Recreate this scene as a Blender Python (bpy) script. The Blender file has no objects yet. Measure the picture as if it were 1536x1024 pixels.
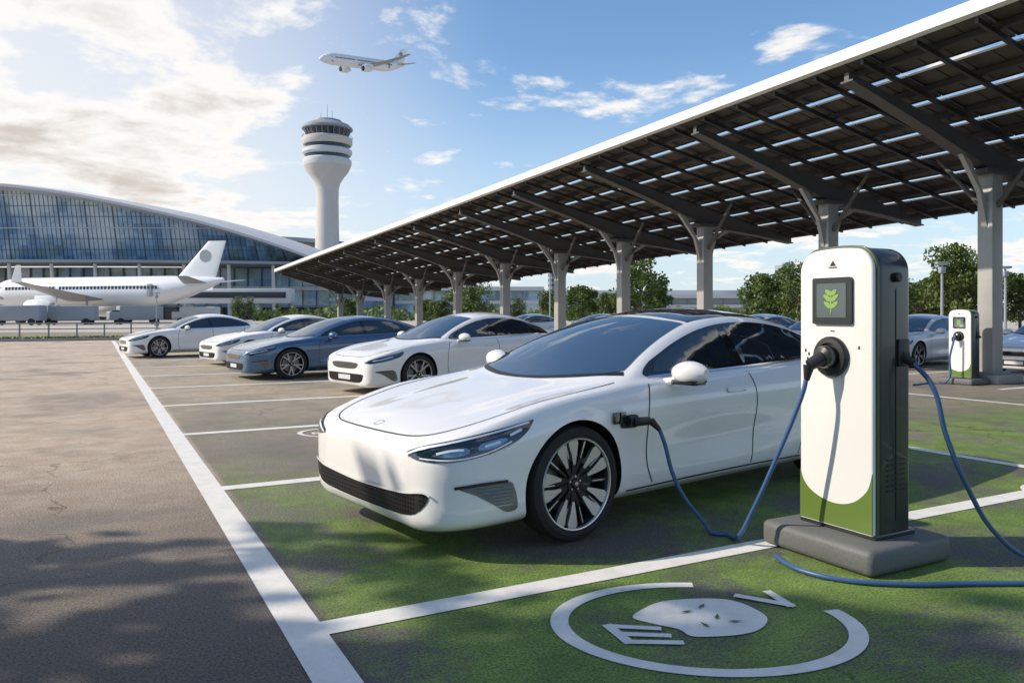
import bpy, bmesh, math, random
from mathutils import Vector, Matrix, noise
from mathutils.bvhtree import BVHTree
from mathutils.geometry import delaunay_2d_cdt
random.seed(7)
SC=bpy.context.scene
YAW=math.radians(28.15); CY,SY=math.cos(YAW),math.sin(YAW)
def W(e,n): return (e*CY+n*SY, -e*SY+n*CY)   # survey frame (east,north) -> site frame

# ------------------------------------------------------------------ materials
def new_mat(name):
    m=bpy.data.materials.new(name); m.use_nodes=True
    nt=m.node_tree; b=nt.nodes["Principled BSDF"]; return m,nt,b
def M(name,col,rough=.6,metal=0,coat=0,var=0,scale=3,bump=0,bscale=60,ior=None,spec=None):
    if name in bpy.data.materials: return bpy.data.materials[name]
    m,nt,b=new_mat(name)
    b.inputs['Roughness'].default_value=rough; b.inputs['Metallic'].default_value=metal
    b.inputs['Coat Weight'].default_value=coat; b.inputs['Coat Roughness'].default_value=.03
    if ior: b.inputs['IOR'].default_value=ior
    tc=nt.nodes.new('ShaderNodeTexCoord')
    n=nt.nodes.new('ShaderNodeTexNoise'); n.inputs['Scale'].default_value=scale; n.inputs['Detail'].default_value=6
    nt.links.new(tc.outputs['Object'],n.inputs['Vector'])
    mx=nt.nodes.new('ShaderNodeMix'); mx.data_type='RGBA'
    v=max(var,.02)
    mx.inputs[6].default_value=(*[c*(1-v) for c in col],1); mx.inputs[7].default_value=(*[min(1,c*(1+v)) for c in col],1)
    nt.links.new(n.outputs['Fac'],mx.inputs[0]); nt.links.new(mx.outputs[2],b.inputs['Base Color'])
    if bump:
        n2=nt.nodes.new('ShaderNodeTexNoise'); n2.inputs['Scale'].default_value=bscale; n2.inputs['Detail'].default_value=4
        nt.links.new(tc.outputs['Object'],n2.inputs['Vector'])
        bp=nt.nodes.new('ShaderNodeBump'); bp.inputs['Strength'].default_value=bump; bp.inputs['Distance'].default_value=.01
        nt.links.new(n2.outputs['Fac'],bp.inputs['Height']); nt.links.new(bp.outputs['Normal'],b.inputs['Normal'])
    return m
class NT:
    def __init__(s,nt): s.nt=nt
    def n(s,t,**k):
        x=s.nt.nodes.new(t)
        for a,b in k.items(): setattr(x,a,b)
        return x
    def l(s,a,b): s.nt.links.new(a,b)
    def math(s,op,a,b=None,c=None,clamp=False):
        x=s.n('ShaderNodeMath',operation=op,use_clamp=clamp)
        for i,v in enumerate((a,b,c)):
            if v is None: continue
            if isinstance(v,(int,float)): x.inputs[i].default_value=v
            else: s.l(v,x.inputs[i])
        return x.outputs[0]
    def mr(s,v,a,b,c=0,d=1,smooth=True):
        x=s.n('ShaderNodeMapRange'); x.interpolation_type='SMOOTHSTEP' if smooth else 'LINEAR'
        s.l(v,x.inputs['Value'])
        for k,val in zip(('From Min','From Max','To Min','To Max'),(a,b,c,d)): x.inputs[k].default_value=val
        return x.outputs['Result']
    def noise(s,vec,scale,detail=5,rough=.55,dist=0):
        x=s.n('ShaderNodeTexNoise'); x.inputs['Scale'].default_value=scale; x.inputs['Detail'].default_value=detail
        x.inputs['Roughness'].default_value=rough; x.inputs['Distortion'].default_value=dist
        s.l(vec,x.inputs['Vector']); return x.outputs['Fac']
    def mix(s,f,a,b,bt='MIX'):
        x=s.n('ShaderNodeMix',data_type='RGBA',blend_type=bt)
        for i,v in ((0,f),(6,a),(7,b)):
            if isinstance(v,(int,float)): x.inputs[i].default_value=v
            elif isinstance(v,tuple): x.inputs[i].default_value=(*v,1)
            else: s.l(v,x.inputs[i])
        return x.outputs[2]

def asphalt_mat():
    m,nt,b=new_mat('asphalt'); t=NT(nt)
    g=t.n('ShaderNodeNewGeometry'); P=g.outputs['Position']
    sp=t.n('ShaderNodeSeparateXYZ'); t.l(P,sp.inputs[0]); X,Y=sp.outputs[0],sp.outputs[1]
    big=t.noise(P,.38,7,.62,.6); big2=t.noise(P,.9,6,.65,.3); mid=t.noise(P,2.6,7,.7); fine=t.noise(P,75,3,.85); vf=t.noise(P,240,2,.8)
    base=t.mix(t.mr(big,.36,.64),(.042,.046,.056),(.130,.110,.090))
    base=t.mix(t.mr(mid,.42,.68,0,.55),base,(.034,.038,.046))
    lane_light=t.math('MULTIPLY',t.mr(Y,2.2,10),t.mr(t.math('ADD',big,t.math('MULTIPLY',big2,.5)),.48,.84,.45,1))  # patchy tan tone; near-to-far lightening paints in foreground shadow and grazing light
    base=t.mix(lane_light,base,t.mix(t.mr(mid,.35,.65),(.50,.385,.28),(.62,.51,.40)))
    rust=t.math('MULTIPLY',t.mr(big2,.54,.68,0,.6),t.mr(Y,18,3))
    base=t.mix(rust,base,(.19,.125,.065))
    ex=t.math('MULTIPLY',t.mr(X,.93,1.02),t.mr(X,11.5,16,1,0))
    ey=t.math('MULTIPLY',t.mr(Y,5.2,8.6,1,.14),t.mr(Y,-3,-1))
    reg=t.math('MULTIPLY',ex,ey)
    base=t.mix(t.math('MULTIPLY',t.mr(X,.93,1.0),t.mr(Y,9,15,.62,.25)),base,(.125,.120,.112))
    wear=t.noise(P,.85,7,.64,.5); w2=t.noise(P,14,5,.75)
    gm=t.math('MULTIPLY',reg,t.mr(t.math('ADD',wear,t.math('MULTIPLY',w2,.4)),.55,.76))
    gm=t.math('MULTIPLY',gm,.92)
    base=t.mix(gm,base,t.mix(t.mr(mid,.3,.7),(.095,.175,.022),(.215,.335,.055)))
    agg=t.mr(fine,.36,.66,.28,1.8,False); base=t.mix(1.0,base,agg,'MULTIPLY')
    sp2=t.mr(vf,.60,.72,0,.45); base=t.mix(sp2,base,(.34,.32,.29))
    vo=t.n('ShaderNodeTexVoronoi',feature='DISTANCE_TO_EDGE'); vo.inputs['Scale'].default_value=.33
    wv=t.n('ShaderNodeVectorMath',operation='ADD'); t.l(P,wv.inputs[0])
    nn=t.n('ShaderNodeTexNoise'); nn.inputs['Scale'].default_value=1.5; nn.inputs['Detail'].default_value=6; t.l(P,nn.inputs['Vector']); t.l(nn.outputs['Color'],wv.inputs[1])
    t.l(wv.outputs[0],vo.inputs['Vector'])
    cr=t.math('MULTIPLY',t.mr(vo.outputs['Distance'],0,.006,1,0),t.mr(big,.45,.55,0,.6))
    base=t.mix(cr,base,(.02,.02,.02))
    t.l(base,b.inputs['Base Color'])
    t.l(t.mr(big,.3,.7,.55,.85),b.inputs['Roughness'])
    bp=t.n('ShaderNodeBump'); bp.inputs['Strength'].default_value=1.0; bp.inputs['Distance'].default_value=.010
    t.l(t.math('ADD',fine,t.math('MULTIPLY',vf,.5)),bp.inputs['Height']); t.l(bp.outputs['Normal'],b.inputs['Normal'])
    return m
def paint_mark_mat():
    m,nt,b=new_mat('road_paint'); t=NT(nt)
    g=t.n('ShaderNodeNewGeometry'); P=g.outputs['Position']
    n1=t.noise(P,5,6,.7); n2=t.noise(P,110,3,.8)
    f=t.mr(t.math('ADD',n1,t.math('MULTIPLY',n2,.55)),.88,1.04,0,.7)
    c=t.mix(f,t.mix(t.mr(n1,.3,.7),(.68,.67,.63),(.82,.81,.78)),(.20,.185,.16))
    t.l(c,b.inputs['Base Color']); b.inputs['Roughness'].default_value=.6
    bp=t.n('ShaderNodeBump'); bp.inputs['Strength'].default_value=.6; bp.inputs['Distance'].default_value=.006
    t.l(n2,bp.inputs['Height']); t.l(bp.outputs['Normal'],b.inputs['Normal'])
    return m
def leaf_mat(name,c1,c2):
    m,nt,b=new_mat(name); t=NT(nt)
    g=t.n('ShaderNodeNewGeometry'); P=g.outputs['Position']
    f=t.noise(P,1.1,3); r=g.outputs['Random Per Island']
    c=t.mix(t.math('MULTIPLY_ADD',r,.5,t.math('MULTIPLY',f,.5)),c1,c2)
    t.l(c,b.inputs['Base Color']); b.inputs['Roughness'].default_value=.55
    tr=t.n('ShaderNodeBsdfTranslucent'); t.l(c,tr.inputs['Color'])
    ms=t.n('ShaderNodeMixShader'); ms.inputs[0].default_value=.35
    t.l(b.outputs[0],ms.inputs[1]); t.l(tr.outputs[0],ms.inputs[2])
    t.l(ms.outputs[0],nt.nodes['Material Output'].inputs['Surface'])
    return m
def glass_grid_mat():
    m,nt,b=new_mat('curtain_glass'); t=NT(nt)
    tc=t.n('ShaderNodeTexCoord'); n=t.noise(tc.outputs['Object'],.07,5,.6); n3=t.noise(tc.outputs['Object'],.16,4)
    sp=t.n('ShaderNodeSeparateXYZ'); t.l(tc.outputs['Object'],sp.inputs[0])
    cb=t.n('ShaderNodeCombineXYZ'); 
    t.l(t.math('FLOOR',t.math('DIVIDE',sp.outputs[0],2.11)),cb.inputs[0]); t.l(t.math('FLOOR',t.math('DIVIDE',sp.outputs[2],2.5)),cb.inputs[1])
    wn=t.n('ShaderNodeTexWhiteNoise'); t.l(cb.outputs[0],wn.inputs['Vector'])
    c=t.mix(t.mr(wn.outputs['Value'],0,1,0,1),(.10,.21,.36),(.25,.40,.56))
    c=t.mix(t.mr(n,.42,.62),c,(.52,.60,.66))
    low=t.math('MULTIPLY',t.mr(sp.outputs[2],20,15),t.mr(n3,.45,.6))  # mask for a tree reflection painted green into the lower glass
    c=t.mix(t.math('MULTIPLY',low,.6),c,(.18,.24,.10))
    t.l(c,b.inputs['Base Color']); b.inputs['Roughness'].default_value=.3; b.inputs['Metallic'].default_value=.15
    return m
def mesh_grille_mat():
    m,nt,b=new_mat('grille_mesh'); t=NT(nt)
    tc=t.n('ShaderNodeTexCoord'); vo=t.n('ShaderNodeTexVoronoi'); vo.inputs['Scale'].default_value=38; vo.inputs['Randomness'].default_value=0
    t.l(tc.outputs['Object'],vo.inputs['Vector'])
    c=t.mix(t.mr(vo.outputs['Distance'],.40,.55),(.002,.002,.003),(.022,.022,.024)); t.l(c,b.inputs['Base Color']); b.inputs['Roughness'].default_value=.6
    b.inputs['Specular IOR Level'].default_value=.2
    return m

ASPH=asphalt_mat(); MARK=paint_mark_mat(); CGL=glass_grid_mat(); GRILLE=mesh_grille_mat()
BLK=M('black_plastic',(.014,.014,.016),.45,bump=.1,bscale=200)
GLOSSBLK=M('gloss_black',(.008,.009,.011),.06,coat=1)
AUTOGL=M('car_glass',(.028,.062,.115),.02,ior=2.3)
SIDEGL=M('car_side_glass',(.012,.020,.030),.02,ior=2.0)
RUB=M('tyre_rubber',(.016,.016,.017),.8,bump=.3,bscale=120)
ALU=M('machined_alloy',(.66,.66,.68),.32,.8)
DALU=M('dark_alloy',(.035,.035,.04),.3,.6)
CHR=M('chrome',(.8,.8,.82),.1,1)
LED=M('led_lens',(.75,.82,.9),.15,coat=1)
LAMPIN=M('lamp_interior',(.010,.025,.045),.08,coat=1)
LAMPG=M('lamp_reflector',(.22,.30,.38),.2,.7)
RED=M('tail_lamp',(.35,.01,.012),.15,coat=1)
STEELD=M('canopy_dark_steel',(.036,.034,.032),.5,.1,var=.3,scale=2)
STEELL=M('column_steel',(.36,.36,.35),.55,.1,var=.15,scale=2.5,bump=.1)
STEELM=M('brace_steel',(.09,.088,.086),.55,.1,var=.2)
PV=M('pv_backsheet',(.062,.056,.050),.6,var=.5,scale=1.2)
FASC=M('fascia_white',(.72,.72,.71),.45,var=.05)
CONC=M('concrete',(.32,.31,.29),.85,var=.2,scale=1.5,bump=.4)
APRON=M('apron_concrete',(.46,.41,.35),.85,var=.18,scale=.08)
GRASS=M('grass',(.13,.16,.05),.9,var=.4,scale=.5,bump=.6,bscale=8)
LAND=M('land',(.22,.20,.14),.95,var=.35,scale=.02)
WHITEP=M('aircraft_white',(.78,.79,.80),.3,coat=.4,var=.03,scale=.4)
GREYP=M('aircraft_grey',(.30,.32,.35),.4,.2)
DARKGL=M('dark_window',(.02,.03,.045),.1)
TWC=M('tower_concrete',(.55,.52,.48),.7,var=.1,scale=.3,bump=.2,bscale=3)
BLDW=M('building_white',(.55,.56,.57),.6,var=.1,scale=.2)
BLDG=M('building_grey',(.27,.30,.33),.6,var=.2,scale=.2)
MULL=M('mullion_grey',(.13,.16,.19),.5,.2)
BARK=M('bark',(.10,.075,.05),.9,var=.3,bump=.8,bscale=20)
LEAF=leaf_mat('foliage',(.030,.062,.012),(.14,.20,.045))
CABLE=M('cable_blue',(.04,.10,.23),.4)
CHW=M('charger_white',(.74,.74,.72),.38,coat=.3,var=.03,scale=2)
CHD=M('charger_dark',(.014,.022,.022),.3,coat=.4)
CHG=M('charger_green',(.115,.185,.035),.4,coat=.2,var=.08)
CHT=M('charger_trim_green',(.06,.085,.03),.4,coat=.2)
SCR=M('screen',(.085,.115,.12),.12,coat=.5); ICON=M('screen_icon',(.24,.40,.09),.4)
PLINTH=M('plinth_grey',(.12,.125,.125),.6,var=.2,bump=.3)
def car_paint(name,col,metal=0): return M(name,col,.32,metal,1.0,var=.01)
PW=car_paint('pearl_white_paint',(.80,.80,.80)); PB=car_paint('blue_paint',(.055,.13,.25),.45)
PG=car_paint('grey_paint',(.10,.11,.12),.4)

# ------------------------------------------------------------------ mesh builder
class MB:
    def __init__(s): s.v=[];s.f=[];s.m=[];s.sm=[];s.mats=[]
    def mi(s,mat):
        if mat not in s.mats: s.mats.append(mat)
        return s.mats.index(mat)
    def add(s,vs,fs,mat,T=None,smooth=False):
        o=len(s.v); k=s.mi(mat)
        for p in vs:
            p=Vector(p); s.v.append(T@p if T else p)
        for f in fs: s.f.append([i+o for i in f]); s.m.append(k); s.sm.append(smooth)
    def box(s,c,d,mat,T=None,bev=0,seg=2,rz=0):
        bm=bmesh.new(); bmesh.ops.create_cube(bm,size=1)
        for v in bm.verts: v.co=Vector((v.co.x*d[0],v.co.y*d[1],v.co.z*d[2]))
        if bev: bmesh.ops.bevel(bm,geom=bm.edges[:],offset=bev,segments=seg,affect='EDGES',profile=.5)
        R=Matrix.Translation(Vector(c))@Matrix.Rotation(rz,4,'Z')
        if T: R=T@R
        bm.verts.index_update()
        s.add([v.co for v in bm.verts],[[v.index for v in f.verts] for f in bm.faces],mat,R,bev>0); bm.free()
    def tube(s,p0,p1,r0,r1,mat,n=10,cap=True):
        p0,p1=Vector(p0),Vector(p1); d=(p1-p0).normalized(); a=d.orthogonal().normalized(); b=d.cross(a)
        vs=[];fs=[]
        for p,r in((p0,r0),(p1,r1)):
            for i in range(n):
                t=2*math.pi*i/n; vs.append(p+a*math.cos(t)*r+b*math.sin(t)*r)
        for i in range(n): fs.append([i,(i+1)%n,n+(i+1)%n,n+i])
        s.add(vs,fs,mat,smooth=True)
        if cap: s.add(vs,[list(range(n))[::-1],list(range(n,2*n))],mat)
    def lathe(s,prof,mat,T=None,n=32,smooth=True,arc=1.0,caps=True):
        vs=[];fs=[]; k=len(prof)
        for i in range(n):
            t=2*math.pi*i/n
            for r,z in prof: vs.append((r*math.cos(t),r*math.sin(t),z))
        for i in range(n):
            j=(i+1)%n
            for q in range(k-1): fs.append([i*k+q,j*k+q,j*k+q+1,i*k+q+1])
        s.add(vs,fs,mat,T,smooth)
        if caps:
            if prof[0][0]>1e-4: s.add([vs[i*k] for i in range(n)],[list(range(n))[::-1]],mat,T)
            if prof[-1][0]>1e-4: s.add([vs[i*k+k-1] for i in range(n)],[list(range(n))],mat,T)
    def prism(s,poly,h0,h1,mat,T=None):
        n=len(poly); vs=[(x,y,h0) for x,y in poly]+[(x,y,h1) for x,y in poly]
        s.add(vs,[list(range(n))[::-1],list(range(n,2*n))]+[[i,(i+1)%n,n+(i+1)%n,n+i] for i in range(n)],mat,T)
    def loft(s,rings,mat,T=None,smooth=True,cap=True):
        n=len(rings[0]); vs=[p for r in rings for p in r]; fs=[]
        for a in range(len(rings)-1):
            for i in range(n): j=(i+1)%n; fs.append([a*n+i,a*n+j,(a+1)*n+j,(a+1)*n+i])
        if cap: fs+= [list(range(n))[::-1],[(len(rings)-1)*n+i for i in range(n)]]
        s.add(vs,fs,mat,T,smooth)
    def obj(s,name,parent=None,loc=None,rz=0,recalc=True,auto=35):
        me=bpy.data.meshes.new(name); me.from_pydata([tuple(v) for v in s.v],[],s.f)
        for m in s.mats: me.materials.append(m)
        me.polygons.foreach_set('material_index',s.m); me.polygons.foreach_set('use_smooth',s.sm)
        if recalc:
            bm=bmesh.new(); bm.from_mesh(me); bmesh.ops.recalc_face_normals(bm,faces=bm.faces[:]); bm.to_mesh(me); bm.free()
        if auto: me.set_sharp_from_angle(angle=math.radians(auto))
        me.update()
        o=bpy.data.objects.new(name,me); SC.collection.objects.link(o)
        if parent: o.parent=parent
        if loc is not None: o.location=loc
        o.rotation_euler[2]=rz
        return o
def empty(name,loc=(0,0,0),rz=0,sc=1):
    e=bpy.data.objects.new(name,None); SC.collection.objects.link(e); e.location=loc; e.rotation_euler[2]=rz
    e.scale=(sc,sc,sc) if isinstance(sc,(int,float)) else sc
    e.empty_display_size=.3; return e
def sheet(name,x0,x1,y0,y1,z,mat,parent=None):
    b=MB(); b.add([(x0,y0,z),(x1,y0,z),(x1,y1,z),(x0,y1,z)],[[0,1,2,3]],mat); return b.obj(name,parent,recalc=False,auto=0)
def smooth_poly(pts,sub=6,closed=True):
    n=len(pts); out=[]
    rng=range(n) if closed else range(n-1)
    for i in rng:
        g=lambda k:Vector(pts[k%n]) if closed else Vector(pts[min(max(k,0),n-1)])
        p0,p1,p2,p3=g(i-1),g(i),g(i+1),g(i+2)
        if (p1-p2).length<1e-6: continue
        for k in range(sub):
            t=k/sub
            out.append(.5*((2*p1)+(p2-p0)*t+(2*p0-5*p1+4*p2-p3)*t*t+(3*p1-p0-3*p2+p3)*t**3))
    if not closed: out.append(Vector(pts[-1]))
    r=[]
    for p in out:
        if not r or (p-r[-1]).length>1e-4: r.append(p)
    if closed and (r[0]-r[-1]).length<1e-4: r.pop()
    return r

# ------------------------------------------------------------------ ground
sheet('ground',-3000,3000,-3000,3000,-.012,LAND)
sheet('parking_lot_pavement',-45,75,-40,47.5,0,ASPH)
b=MB(); b.box((-22,47.6,.06),(46,.25,.13),CONC,bev=.02); b.box((38,47.6,.06),(74,.25,.13),CONC,bev=.02); b.obj('kerb')
sheet('grass_verge',-45,75,47.72,53,.02,GRASS)
b=MB(); b.add([(*W(-330,60),-.006),(*W(330,60),-.006),(*W(330,420),-.006),(*W(-330,420),-.006)],[[0,1,2,3]],APRON); b.obj('apron',recalc=False,auto=0)
b=MB(); Z=.004
def strip(x0,x1,y0,y1,z=Z): 
    b.add([(x0,y0,z),(x1,y0,z),(x1,y1,z),(x0,y1,z)],[[0,1,2,3]],MARK)
strip(.75,.93,-6,46)
for k in range(-2,13):
    y=3.57+3.25*k; strip(.93,7.68,y-.08,y+.08)
strip(7.68,7.82,-6,46)
for k in range(-2,13):
    y=2.2+3.25*k; strip(15.2,20.5,y-.06,y+.06)
strip(12.9,13.02,-6,46)
b.obj('parking_bay_markings',recalc=False,auto=0)
def ev_symbol(cx,cy,rz,full=True):
    b=MB(); z0=.0045
    def P(p,q,z=z0): return (p,q,z)
    n=90; a0=math.radians(85); a1=math.radians(378)
    vs=[];fs=[]
    for i in range(n+1):
        t=a0+(a1-a0)*i/n
        vs.append(P(.725*math.cos(t),.545*math.sin(t)-.015)); vs.append(P(.640*math.cos(t),.475*math.sin(t)-.015))
    for i in range(n): fs.append([2*i,2*i+1,2*i+3,2*i+2])
    b.add(vs,fs,MARK)
    def poly(pts,z=z0,mat=MARK): b.add([P(x,y,z) for x,y in pts],[list(range(len(pts)))],mat)
    cnt=[0]
    def bar(p,q,w=.036):
        cnt[0]+=1
        d=Vector((q[0]-p[0],q[1]-p[1])).normalized(); nn=Vector((-d.y,d.x))*w/2
        poly([(p[0]+nn.x,p[1]+nn.y),(p[0]-nn.x,p[1]-nn.y),(q[0]-nn.x,q[1]-nn.y),(q[0]+nn.x,q[1]+nn.y)],z0+.0007*cnt[0])
    body=smooth_poly([(-.33,.05),(-.25,.17),(-.15,.255),(-.0,.29),(.15,.29),(.24,.235),(.305,.10),(.295,.0),(.22,-.10),(.12,-.15),(0,-.17),(-.10,-.165),(-.14,-.09),(-.24,-.03)],6)
    poly([tuple(p) for p in body])
    bar((-.465,-.035),(-.385,-.245),.052); bar((-.46,-.055),(-.22,-.085),.042); bar((-.42,-.145),(-.19,-.165),.042); bar((-.385,-.232),(-.15,-.240),.042)
    bar((.235,.335),(.49,.19),.050); bar((.475,.175),(.42,.395),.050)
    DK=M('mark_dark',(.08,.11,.04),.8)
    for x,y,r in ((-.06,.11,.4),(.07,.045,1.2),(.14,-.01,.1),(-.01,-.05,2.0),(.03,.18,.9)):
        c,s_=math.cos(r),math.sin(r)
        poly([(x+c*u_-s_*v_,y+s_*u_+c*v_) for u_,v_ in ((-.035,0),(-.005,.009),(.04,.002),(.0,-.010))],z0+.006,DK)
    return b.obj('ev_bay_symbol',None,(cx,cy,0),rz,recalc=False,auto=0)
sx,sy=W(.905,3.66); ev_symbol(sx,sy,-YAW)
o=ev_symbol(*W(-2.1,9.5),-YAW); o.scale=(.7,.7,1)
o=ev_symbol(*W(4.75,6.3),-YAW); o.scale=(.8,.8,1)

# ------------------------------------------------------------------ car
def pchip(xs,ys):
    n=len(xs); h=[xs[i+1]-xs[i] for i in range(n-1)]; d=[(ys[i+1]-ys[i])/h[i] for i in range(n-1)]
    m=[0]*n; m[0]=d[0]; m[-1]=d[-1]
    for i in range(1,n-1):
        if d[i-1]*d[i]<=0: m[i]=0
        else:
            w1=2*h[i]+h[i-1]; w2=h[i]+2*h[i-1]; m[i]=(w1+w2)/(w1/d[i-1]+w2/d[i])
    def f(x):
        x=min(max(x,xs[0]),xs[-1]); i=0
        while i<n-2 and x>xs[i+1]: i+=1
        t=(x-xs[i])/h[i]
        return (2*t**3-3*t*t+1)*ys[i]+(t**3-2*t*t+t)*h[i]*m[i]+(-2*t**3+3*t*t)*ys[i+1]+(t**3-t*t)*h[i]*m[i+1]
    return f
def tab(s):
    p=[tuple(map(float,q.split(':'))) for q in s.split()]; return pchip([a for a,_ in p],[b for _,b in p])
fW=tab('0:.54 .02:.69 .06:.785 .15:.865 .3:.918 .5:.950 .8:.968 1.4:.972 2.5:.968 3.7:.978 4.3:.955 4.7:.89 4.88:.81 4.96:.70 5:.5')
fzb=tab('0:.22 .02:.180 .06:.155 .15:.145 .3:.142 .8:.155 4.4:.18 4.7:.22 4.88:.29 4.96:.38 5:.5')
fzt=tab('0:.590 .012:.635 .035:.662 .08:.687 .15:.712 .3:.754 .5:.797 .8:.858 1.1:.915 1.25:.945 1.48:1.055 1.78:1.19 2.08:1.305 2.4:1.39 2.7:1.435 3:1.45 3.3:1.44 3.7:1.385 4.1:1.285 4.4:1.19 4.7:1.10 4.85:1.06 4.93:.99 4.97:.89 5:.75')
fsh=tab('0:.555 .012:.595 .035:.625 .08:.652 .15:.684 .3:.732 .5:.787 .8:.850 1.1:.885 1.5:.92 2.5:.945 3.5:.985 4.2:1.015 4.7:1.0 4.85:.97 4.93:.92 4.97:.84 5:.72')
fbt=tab('0:.565 .012:.608 .035:.638 .08:.663 .15:.694 .3:.742 .5:.795 .8:.860 1.1:.90 1.25:.92 1.6:.962 2.5:.985 3.5:1.02 4.2:1.045 4.7:1.03 4.85:1.0 4.93:.95 4.97:.86 5:.73')
fyr=tab('0:.34 .02:.43 .06:.48 .15:.52 .3:.55 .8:.60 1.1:.62 1.25:.68 1.43:.77 1.6:.785 1.8:.75 2.1:.69 2.4:.645 2.7:.62 3:.61 4:.60 4.4:.62 4.7:.62 4.85:.6 4.96:.5 5:.36')
fzr=tab('0:.582 .012:.625 .035:.654 .08:.678 .15:.704 .3:.747 .5:.794 .8:.855 1.1:.904 1.25:.928 1.43:.955 1.6:.995 1.8:1.085 2.1:1.20 2.4:1.29 2.7:1.345 3:1.365 3.3:1.355 3.7:1.30 4.1:1.195 4.4:1.115 4.7:1.06 4.85:1.03 4.93:.97 4.97:.875 5:.74')
AXF,AXR,WR=.98,3.95,.358
def section(x,hs=1.0):
    w=fW(x);zb=fzb(x);zs=fsh(x);H=zs-zb
    zt=fzt(x);zr=fzr(x);yr=min(fyr(x),w*.84)
    sw=.012*math.exp(-((x-AXF)/.45)**2)+.014*math.exp(-((x-AXR)/.5)**2)
    tuck=.026*math.exp(-((x-2.45)/.75)**2)
    hood=max(0,min(1,(x-.15)/.5))*max(0,min(1,(1.35-x)/.3))*.014
    pts=[(0,zb),(w*.5,zb),(w*.82,zb+.005),(w*.945,zb+.10*H),(w*.970,zb+.20*H),(w*.985-tuck,zb+.44*H),(w+sw-tuck*.3,zb+.70*H),(w*.990+sw,zb+.86*H),(w*.935,zs+hood*.6),(w*.875,fbt(x)+hood*.3),(yr,zr-hood),(yr*.62,zr+.66*(zt-zr)),(0,zt)]
    P=[Vector(p) for p in pts]; out=[]
    P=[Vector((-P[1].x,P[1].y))]+P+[Vector((-P[-2].x,P[-2].y))]
    sub=7
    for i in range(1,len(P)-2):
        p0,p1,p2,p3=P[i-1:i+3]
        def tj(a,b): return max((b-a).length,1e-5)**.5
        t0=0;t1=tj(p0,p1);t2=t1+tj(p1,p2);t3=t2+tj(p2,p3)
        for k in range(sub):
            t=t1+(t2-t1)*k/sub
            A1=p0*((t1-t)/(t1-t0))+p1*((t-t0)/(t1-t0)); A2=p1*((t2-t)/(t2-t1))+p2*((t-t1)/(t2-t1)); A3=p2*((t3-t)/(t3-t2))+p3*((t-t2)/(t3-t2))
            B1=A1*((t2-t)/(t2-t0))+A2*((t-t0)/(t2-t0)); B2=A2*((t3-t)/(t3-t1))+A3*((t-t1)/(t3-t1))
            out.append(B1*((t2-t)/(t2-t1))+B2*((t-t1)/(t2-t1)))
    out.append(P[-2]); 
    for q in out:
        if q.y>zs and hs!=1: q.y=zs+(q.y-zs)*hs
    return out
def stations():
    xs=[]; n=28
    for i in range(n): xs.append(.5*(i/n)**2.4)
    m=70
    for i in range(m): xs.append(.5+4.1*i/m)
    n=26
    for i in range(n+1): xs.append(5-.4*((n-i)/n)**2.0)
    return xs
def body_arrays(hs=1.0):
    vs=[];fs=[]; S=stations()
    for x in S:
        h=section(x,hs); ring=[(x,-p.x,p.y) for p in h]+[(x,p.x,p.y) for p in h[-2:0:-1]]; vs+=ring; n=len(ring)
    for a in range(len(S)-1):
        for i in range(n): j=(i+1)%n; fs.append([a*n+i,a*n+j,(a+1)*n+j,(a+1)*n+i])
    fs.append(list(range(n))[::-1]); fs.append([(len(S)-1)*n+i for i in range(n)])
    return vs,fs
def inside(p,poly):
    c=False; n=len(poly)
    for i in range(n):
        a,b=poly[i],poly[i-1]
        if (a.y>p.y)!=(b.y>p.y) and p.x<(b.x-a.x)*(p.y-a.y)/(b.y-a.y)+a.x: c=not c
    return c
DIRS={
 'left':(Vector((0,-3,0)),Vector((1,0,0)),Vector((0,0,1)),Vector((0,1,0))),
 'right':(Vector((0,3,0)),Vector((1,0,0)),Vector((0,0,1)),Vector((0,-1,0))),
 'top':(Vector((0,0,3)),Vector((1,0,0)),Vector((0,1,0)),Vector((0,0,-1))),
 'front':(Vector((-3,0,0)),Vector((0,1,0)),Vector((0,0,1)),Vector((1,0,0))),
 'rear':(Vector((8,0,0)),Vector((0,1,0)),Vector((0,0,1)),Vector((-1,0,0))),
 'fl':(Vector((-3,-3,0)),Vector((.7071,-.7071,0)),Vector((0,0,1)),Vector((.7071,.7071,0))),
 'fr':(Vector((-3,3,0)),Vector((.7071,.7071,0)),Vector((0,0,1)),Vector((.7071,-.7071,0))),
}
def proj(bvh,view,p,off):
    o,a,b_,r=DIRS[view]; s=o+a*p[0]+b_*p[1]
    loc,nor,_,_=bvh.ray_cast(s,r)
    if loc is None:
        loc,nor,_,_=bvh.find_nearest(s+r*3)
    if nor.dot(r)>0: nor=-nor
    return loc+nor*off
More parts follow.
